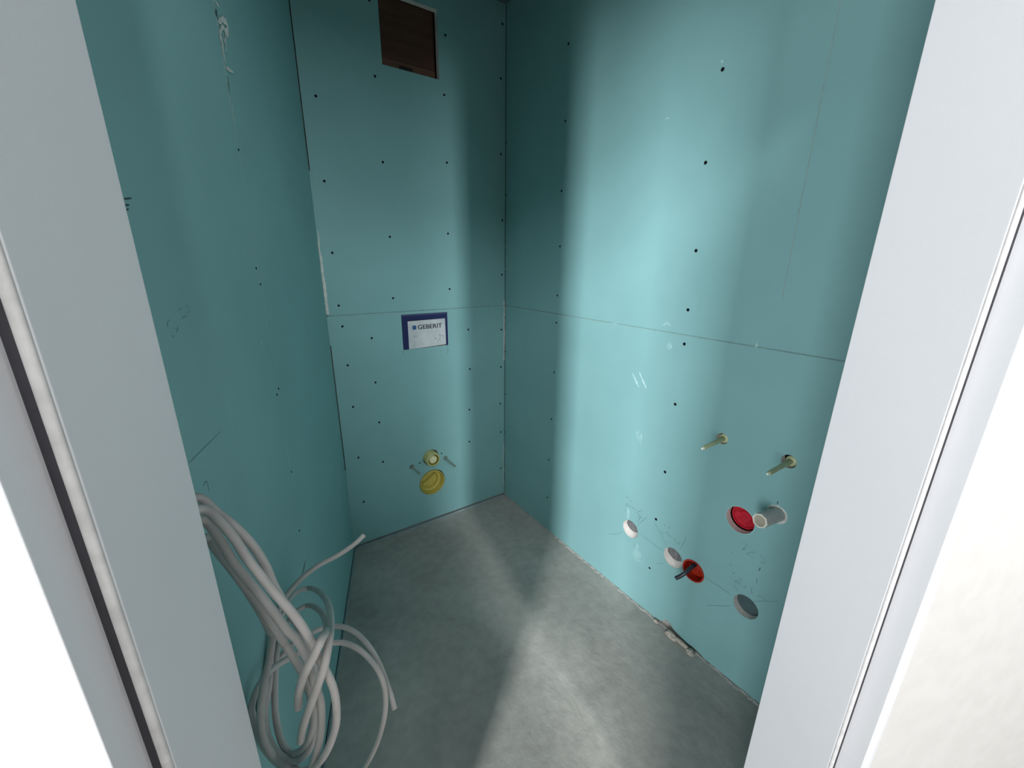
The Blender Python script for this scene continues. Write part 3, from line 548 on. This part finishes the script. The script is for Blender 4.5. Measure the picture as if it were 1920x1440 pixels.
# toilet waste socket: yellow cap set into the wall
ds = empty('waste_socket', BK(-0.4689, 0.165, 0)); tag(ds, 'large yellow round waste pipe plug low on the back wall', 'pipe plug')
ax = (0, -1, 0); o0 = BK(-0.4700, 0.2380, 0)
o = obj('socket', lathe([(0.0690, -0.06), (0.0700, 0.004), (0.0660, 0.006), (0.0640, 0.003), (0.0620, -0.030), (0.0560, -0.033), (0.0525, -0.0335)], o0, ax, 40), 'yellow', ds); edge_split(o)
o = obj('plug', lathe([(0.0530, -0.050), (0.0525, -0.0325), (0.0490, -0.0310), (0.0470, -0.034), (0.0460, -0.050), (0, -0.050)], o0, ax, 40), 'yellow', ds); edge_split(o)
bm = slab(BK, -0.512, -0.426, -0.006, 0.006, -0.046, -0.036)
bmesh.ops.rotate(bm, verts=bm.verts, cent=BK(-0.47, 0, 0), matrix=Matrix.Rotation(math.radians(-32), 3, 'Y'))
bmesh.ops.translate(bm, verts=bm.verts, vec=(0, 0, 0.238)); obj('grip', bm, 'yellow', ds)

fi = empty('flush_inlet', BK(-0.471, 0.345, 0)); tag(fi, 'small pale yellow flush inlet stub above the yellow plug', 'pipe plug')
o1 = BK(-0.4712, 0.3868, 0)
o = obj('sleeve', lathe([(0.0395, -0.03), (0.0395, 0.020), (0.0370, 0.034), (0.0340, 0.036), (0.0300, 0.035), (0.0290, 0.012)], o1, ax, 36), 'paleyellow', fi); edge_split(o)
obj('sleeve_inside', lathe([(0.0292, 0.033), (0.0288, 0.010), (0.0, 0.010)], o1, ax, 36), 'olive', fi)
o = obj('plug', lathe([(0.0215, 0.010), (0.0210, 0.030), (0.0190, 0.033), (0.0090, 0.0335), (0.0080, 0.0310), (0, 0.0310)], o1, ax, 28), 'cream_plastic', fi); edge_split(o)

def rod(name, base, tip, r, mat, tipmat, lab, cat, grp=None, flange=None):
    base, tip = Vector(base), Vector(tip); d = (tip-base).normalized(); L = (tip-base).length
    e = empty(name, base); tag(e, lab, cat, grp)
    o = obj('sleeve', lathe([(r, -0.03), (r*1.05, 0.0), (r*0.98, L*0.5), (r*0.92, L-0.006), (r*0.8, L-0.003), (0, L-0.0025)], base, d, 16), mat, e); edge_split(o)
    if tipmat:
        o = obj('steel_tip', lathe([(r*0.62, L-0.004), (r*0.62, L+0.001), (r*0.45, L+0.004), (0, L+0.0045)], base, d, 14), tipmat, e); edge_split(o)
    if flange:
        o = obj('collar', lathe([(flange, -0.016), (flange, -0.009), (flange*0.7, -0.006), (r*1.02, -0.006)], base, d, 20), mat, e); edge_split(o)
    return e
rod('fixing_sleeve', BK(-0.5760, 0.3610, 0), (-0.5731, -0.105, 0.3633), 0.0060, 'sleeve_dull', None, 'dull fixing sleeve left of the yellow plugs, dark hole behind', 'fixing rod', 'toilet fixing sleeves')
rod('fixing_sleeve', BK(-0.3872, 0.3604, 0), (-0.3862, -0.127, 0.3610), 0.0062, 'sleeve_dull', None, 'dull fixing sleeve right of the yellow plugs', 'fixing rod', 'toilet fixing sleeves')

# fibreboard behind the square hatch
hp = empty('hatch_panel', BK(-0.47, 2.12, -0.05)); tag(hp, 'brown fibreboard panel behind the square hatch high on the wall', 'panel')
obj('panel', slab(BK, -0.62, -0.3475, 2.176, 2.44, -0.046, -0.030), 'brown', hp)
obj('lower_rail', slab(BK, -0.62, -0.3475, 2.10, 2.1745, -0.046, -0.0285), 'brown2', hp)
obj('slot', slab(BK, -0.508, -0.450, 2.1395, 2.1625, -0.040, -0.0278), 'slot', hp)

# ================================================================== things on the right wall
rod('basin_bolt', RT(-1.2655, 0.8555, 0), (-0.115, -1.2676, 0.8539), 0.0068, 'sleeve', 'steel', 'pale green sleeved basin bolt nearer the room corner', 'fixing rod', 'basin bolts', flange=0.0150)
rod('basin_bolt', RT(-1.4600, 0.8585, 0), (-0.125, -1.4594, 0.8595), 0.0068, 'sleeve', 'steel', 'pale green sleeved basin bolt nearer the door frame', 'fixing rod', 'basin bolts', flange=0.0150)

rp = empty('red_plug', RT(-1.3625, 0.575, -0.02)); tag(rp, 'crimson round plug sunk in a hole beside the grey pipe stub', 'pipe plug')
o2 = RT(-1.3625, 0.6110, 0); axr = (-1, 0, 0)
o = obj('cap', lathe([(0.0425, -0.060), (0.0425, -0.0310), (0.0400, -0.0280), (0.0365, -0.0285), (0.0350, -0.0335), (0.0200, -0.0345), (0.0185, -0.0300), (0, -0.0295)], o2, axr, 36), 'red', rp); edge_split(o)
for k in range(3):
    a = k*PI/3+0.3
    bm = slab(RT, -0.033, 0.033, -0.0018, 0.0018, -0.0345, -0.0315)
    bmesh.ops.rotate(bm, verts=bm.verts, cent=(0, 0, 0), matrix=Matrix.Rotation(a, 3, 'X'))
    bmesh.ops.translate(bm, verts=bm.verts, vec=(0, -1.3625, 0.6110)); obj('rib', bm, 'red', rp)
bm = lathe([(0.0440, 0.0002), (0.0458, 0.0010), (0.0475, 0.0001)], o2, axr, 40)
obj('plaster_ring', bm, 'smear', rl)

wp = empty('waste_pipe', RT(-1.4575, 0.665, 0)); tag(wp, 'grey pipe stub sticking out of the wall beside the crimson plug', 'pipe')
pb, pt = RT(-1.4575, 0.6860, 0), Vector((-0.085, -1.4483, 0.6916)); dv = (pt-pb).normalized(); PL = (pt-pb).length
o = obj('pipe', lathe([(0.0212, -0.05), (0.0212, PL-0.004), (0.0205, PL-0.002)], pb, dv, 32), 'pipe', wp); edge_split(o)
o = obj('pipe_end', lathe([(0.0210, PL-0.006), (0.0222, PL-0.002), (0.0215, PL), (0.0170, PL), (0.0165, PL-0.006)], pb, dv, 8, smooth=False), 'pipe_rim', wp)
o = obj('plaster_collar', lathe([(0.0213, -0.003), (0.0235, -0.0015), (0.0268, 0.0006), (0.0290, 0.0002)], pb, (-1, 0, 0), 32), 'filler', rl)
obj('pipe_cap', lathe([(0.0180, PL-0.004), (0.0, PL-0.0045)], pb, dv, 24), 'pipe_in', wp)

jb = empty('junction_box', RT(-1.241, 0.29, 0)); tag(jb, 'red-orange round junction box with the black cable coming out', 'junction box')
o3 = RT(-1.2410, 0.3262, 0)
o = obj('box', lathe([(0.0395, -0.052), (0.0398, -0.001), (0.0425, 0.0008), (0.0415, 0.0022), (0.0372, 0.0018), (0.0362, -0.004), (0.0355, -0.030), (0.0, -0.030)], o3, axr, 40), 'orange', jb); edge_split(o)
for k in range(6):
    a = k*PI/3
    bm = slab(RT, 0.010, 0.033, -0.0012, 0.0012, -0.0305, -0.0260)
    bmesh.ops.rotate(bm, verts=bm.verts, cent=(0, 0, 0), matrix=Matrix.Rotation(a, 3, 'X'))
    bmesh.ops.translate(bm, verts=bm.verts, vec=(0, -1.2410, 0.3262)); obj('rib', bm, 'orange', jb)
bc = obj('black_cable', tube(catmull([(0.028, -1.2420, 0.348), (0.0, -1.2405, 0.350), (-0.022, -1.2395, 0.346), (-0.040, -1.2355, 0.3343), (-0.052, -1.2255, 0.318), (-0.060, -1.2144, 0.3044)], 6), 0.0072, 14), 'blackcable', smooth=True)
edge_split(bc, 50); tag(bc, 'short black cable stub poking out of the red-orange box', 'cable')

# ================================================================== coiled installation cables on the left
def cable(pts, lab, r=0.00575, closed_end='wire'):
    p = catmull(pts, 7)
    e = empty('electrical_cable', p[len(p)//2]); tag(e, lab, 'cable', 'coiled cables by the left wall')
    o = obj('sheath', tube(p, r, 12), 'cable', e)
    edge_split(o, 60)
    d = (p[-1]-p[-2]).normalized(); a = d.orthogonal().normalized(); b = d.cross(a)
    for k in range(3):
        q = p[-1]+(a*math.cos(2.1*k)+b*math.sin(2.1*k))*0.0024
        obj('wire_end', tube([q-d*0.004, q+d*0.0012], 0.0014, 6), 'wire', e)
cable([LF(1.410, 1.105, -0.03), LF(1.385, 1.108, 0.025)]+CABLE_R[1:], 'grey cable of the coil whose loose end points up toward the back wall')
cable([LF(1.405, 1.085, -0.03), LF(1.375, 1.088, 0.025)]+CABLE_M[1:], 'grey cable of the coil looping over the top and ending low inside it')
cable([LF(1.395, 1.055, -0.03), LF(1.365, 1.056, 0.02)]+CABLE_L[1:], 'lowest grey cable of the coil with a cut end hanging in the middle')
cable([LF(1.385, 1.098, -0.03), LF(1.355, 1.102, 0.02)]+CABLE_T[1:], 'uppermost grey cable arching right and ending over the dark floor')
cable([LF(1.375, 1.048, -0.03), LF(1.345, 1.050, 0.02)]+CABLE_O[2:]+[(-1.20, -1.16, 0.13), (-1.14, -1.24, 0.02), (-1.05, -1.30, 0.0062), (-0.98, -1.33, 0.0060)], 'grey cable whose wide right loop drops to the floor')

# ================================================================== debris along the foot of the right wall
def lump(name, x, y, sx, sy, sz, mat, lab=None, grp=None, seed=0, parent=None, z=0.0):
    rg = random.Random(seed); bm = bmesh.new()
    bmesh.ops.create_icosphere(bm, subdivisions=2, radius=1)
    for v in bm.verts:
        k = 1+rg.uniform(-0.28, 0.22)
        v.co = Vector((x+v.co.x*sx*k, y+v.co.y*sy*k, z+max(-0.25, v.co.z*k)*sz+0.25*sz))
    o = obj(name, bm, mat, parent)
    if lab: tag(o, lab, 'debris', grp)
    return o
lump('plaster_chip', -0.018, -1.205, 0.014, 0.030, 0.015, 'chip', 'beige plaster lump in the broken foot of the right wall', 'plaster debris at the wall foot', 1)
lump('plaster_chip', -0.014, -1.250, 0.007, 0.034, 0.012, 'chip', 'long thin beige plaster sliver beside the broken wall foot', 'plaster debris at the wall foot', 2)
lump('plaster_chip', -0.020, -1.292, 0.013, 0.017, 0.013, 'chip', 'round beige plaster crumb at the sliver nearest the door', 'plaster debris at the wall foot', 3)
lump('plaster_chip', -0.010, -1.128, 0.006, 0.012, 0.008, 'chip', 'small beige plaster crumb at the corner side of the break', 'plaster debris at the wall foot', 4)
# mortar skirt left on the screed along the right wall
bm = bmesh.new(); rows = []; rg = random.Random(11); y = -0.02
while y > -1.86:
    gap = -1.30 < y < -1.13
    wd = rg.uniform(0.004, 0.016)*(0.3 if gap or y > -0.25 else 1); hh = rg.uniform(0.002, 0.007)*(0.4 if gap else 1)
    rows.append([bm.verts.new((0.0005, y, 0.0005+hh)), bm.verts.new((-wd*0.45, y, 0.0005+hh*rg.uniform(0.6, 1.1))), bm.verts.new((-wd, y, 0.0004))])
    y -= rg.uniform(0.008, 0.02)
for A, Bq in zip(rows, rows[1:]):
    for i in range(2): bm.faces.new((A[i], A[i+1], Bq[i+1], Bq[i]))
bmesh.ops.recalc_face_normals(bm, faces=bm.faces)
tag(obj('mortar_skirt', bm, 'chip2', fl), kind='stuff')
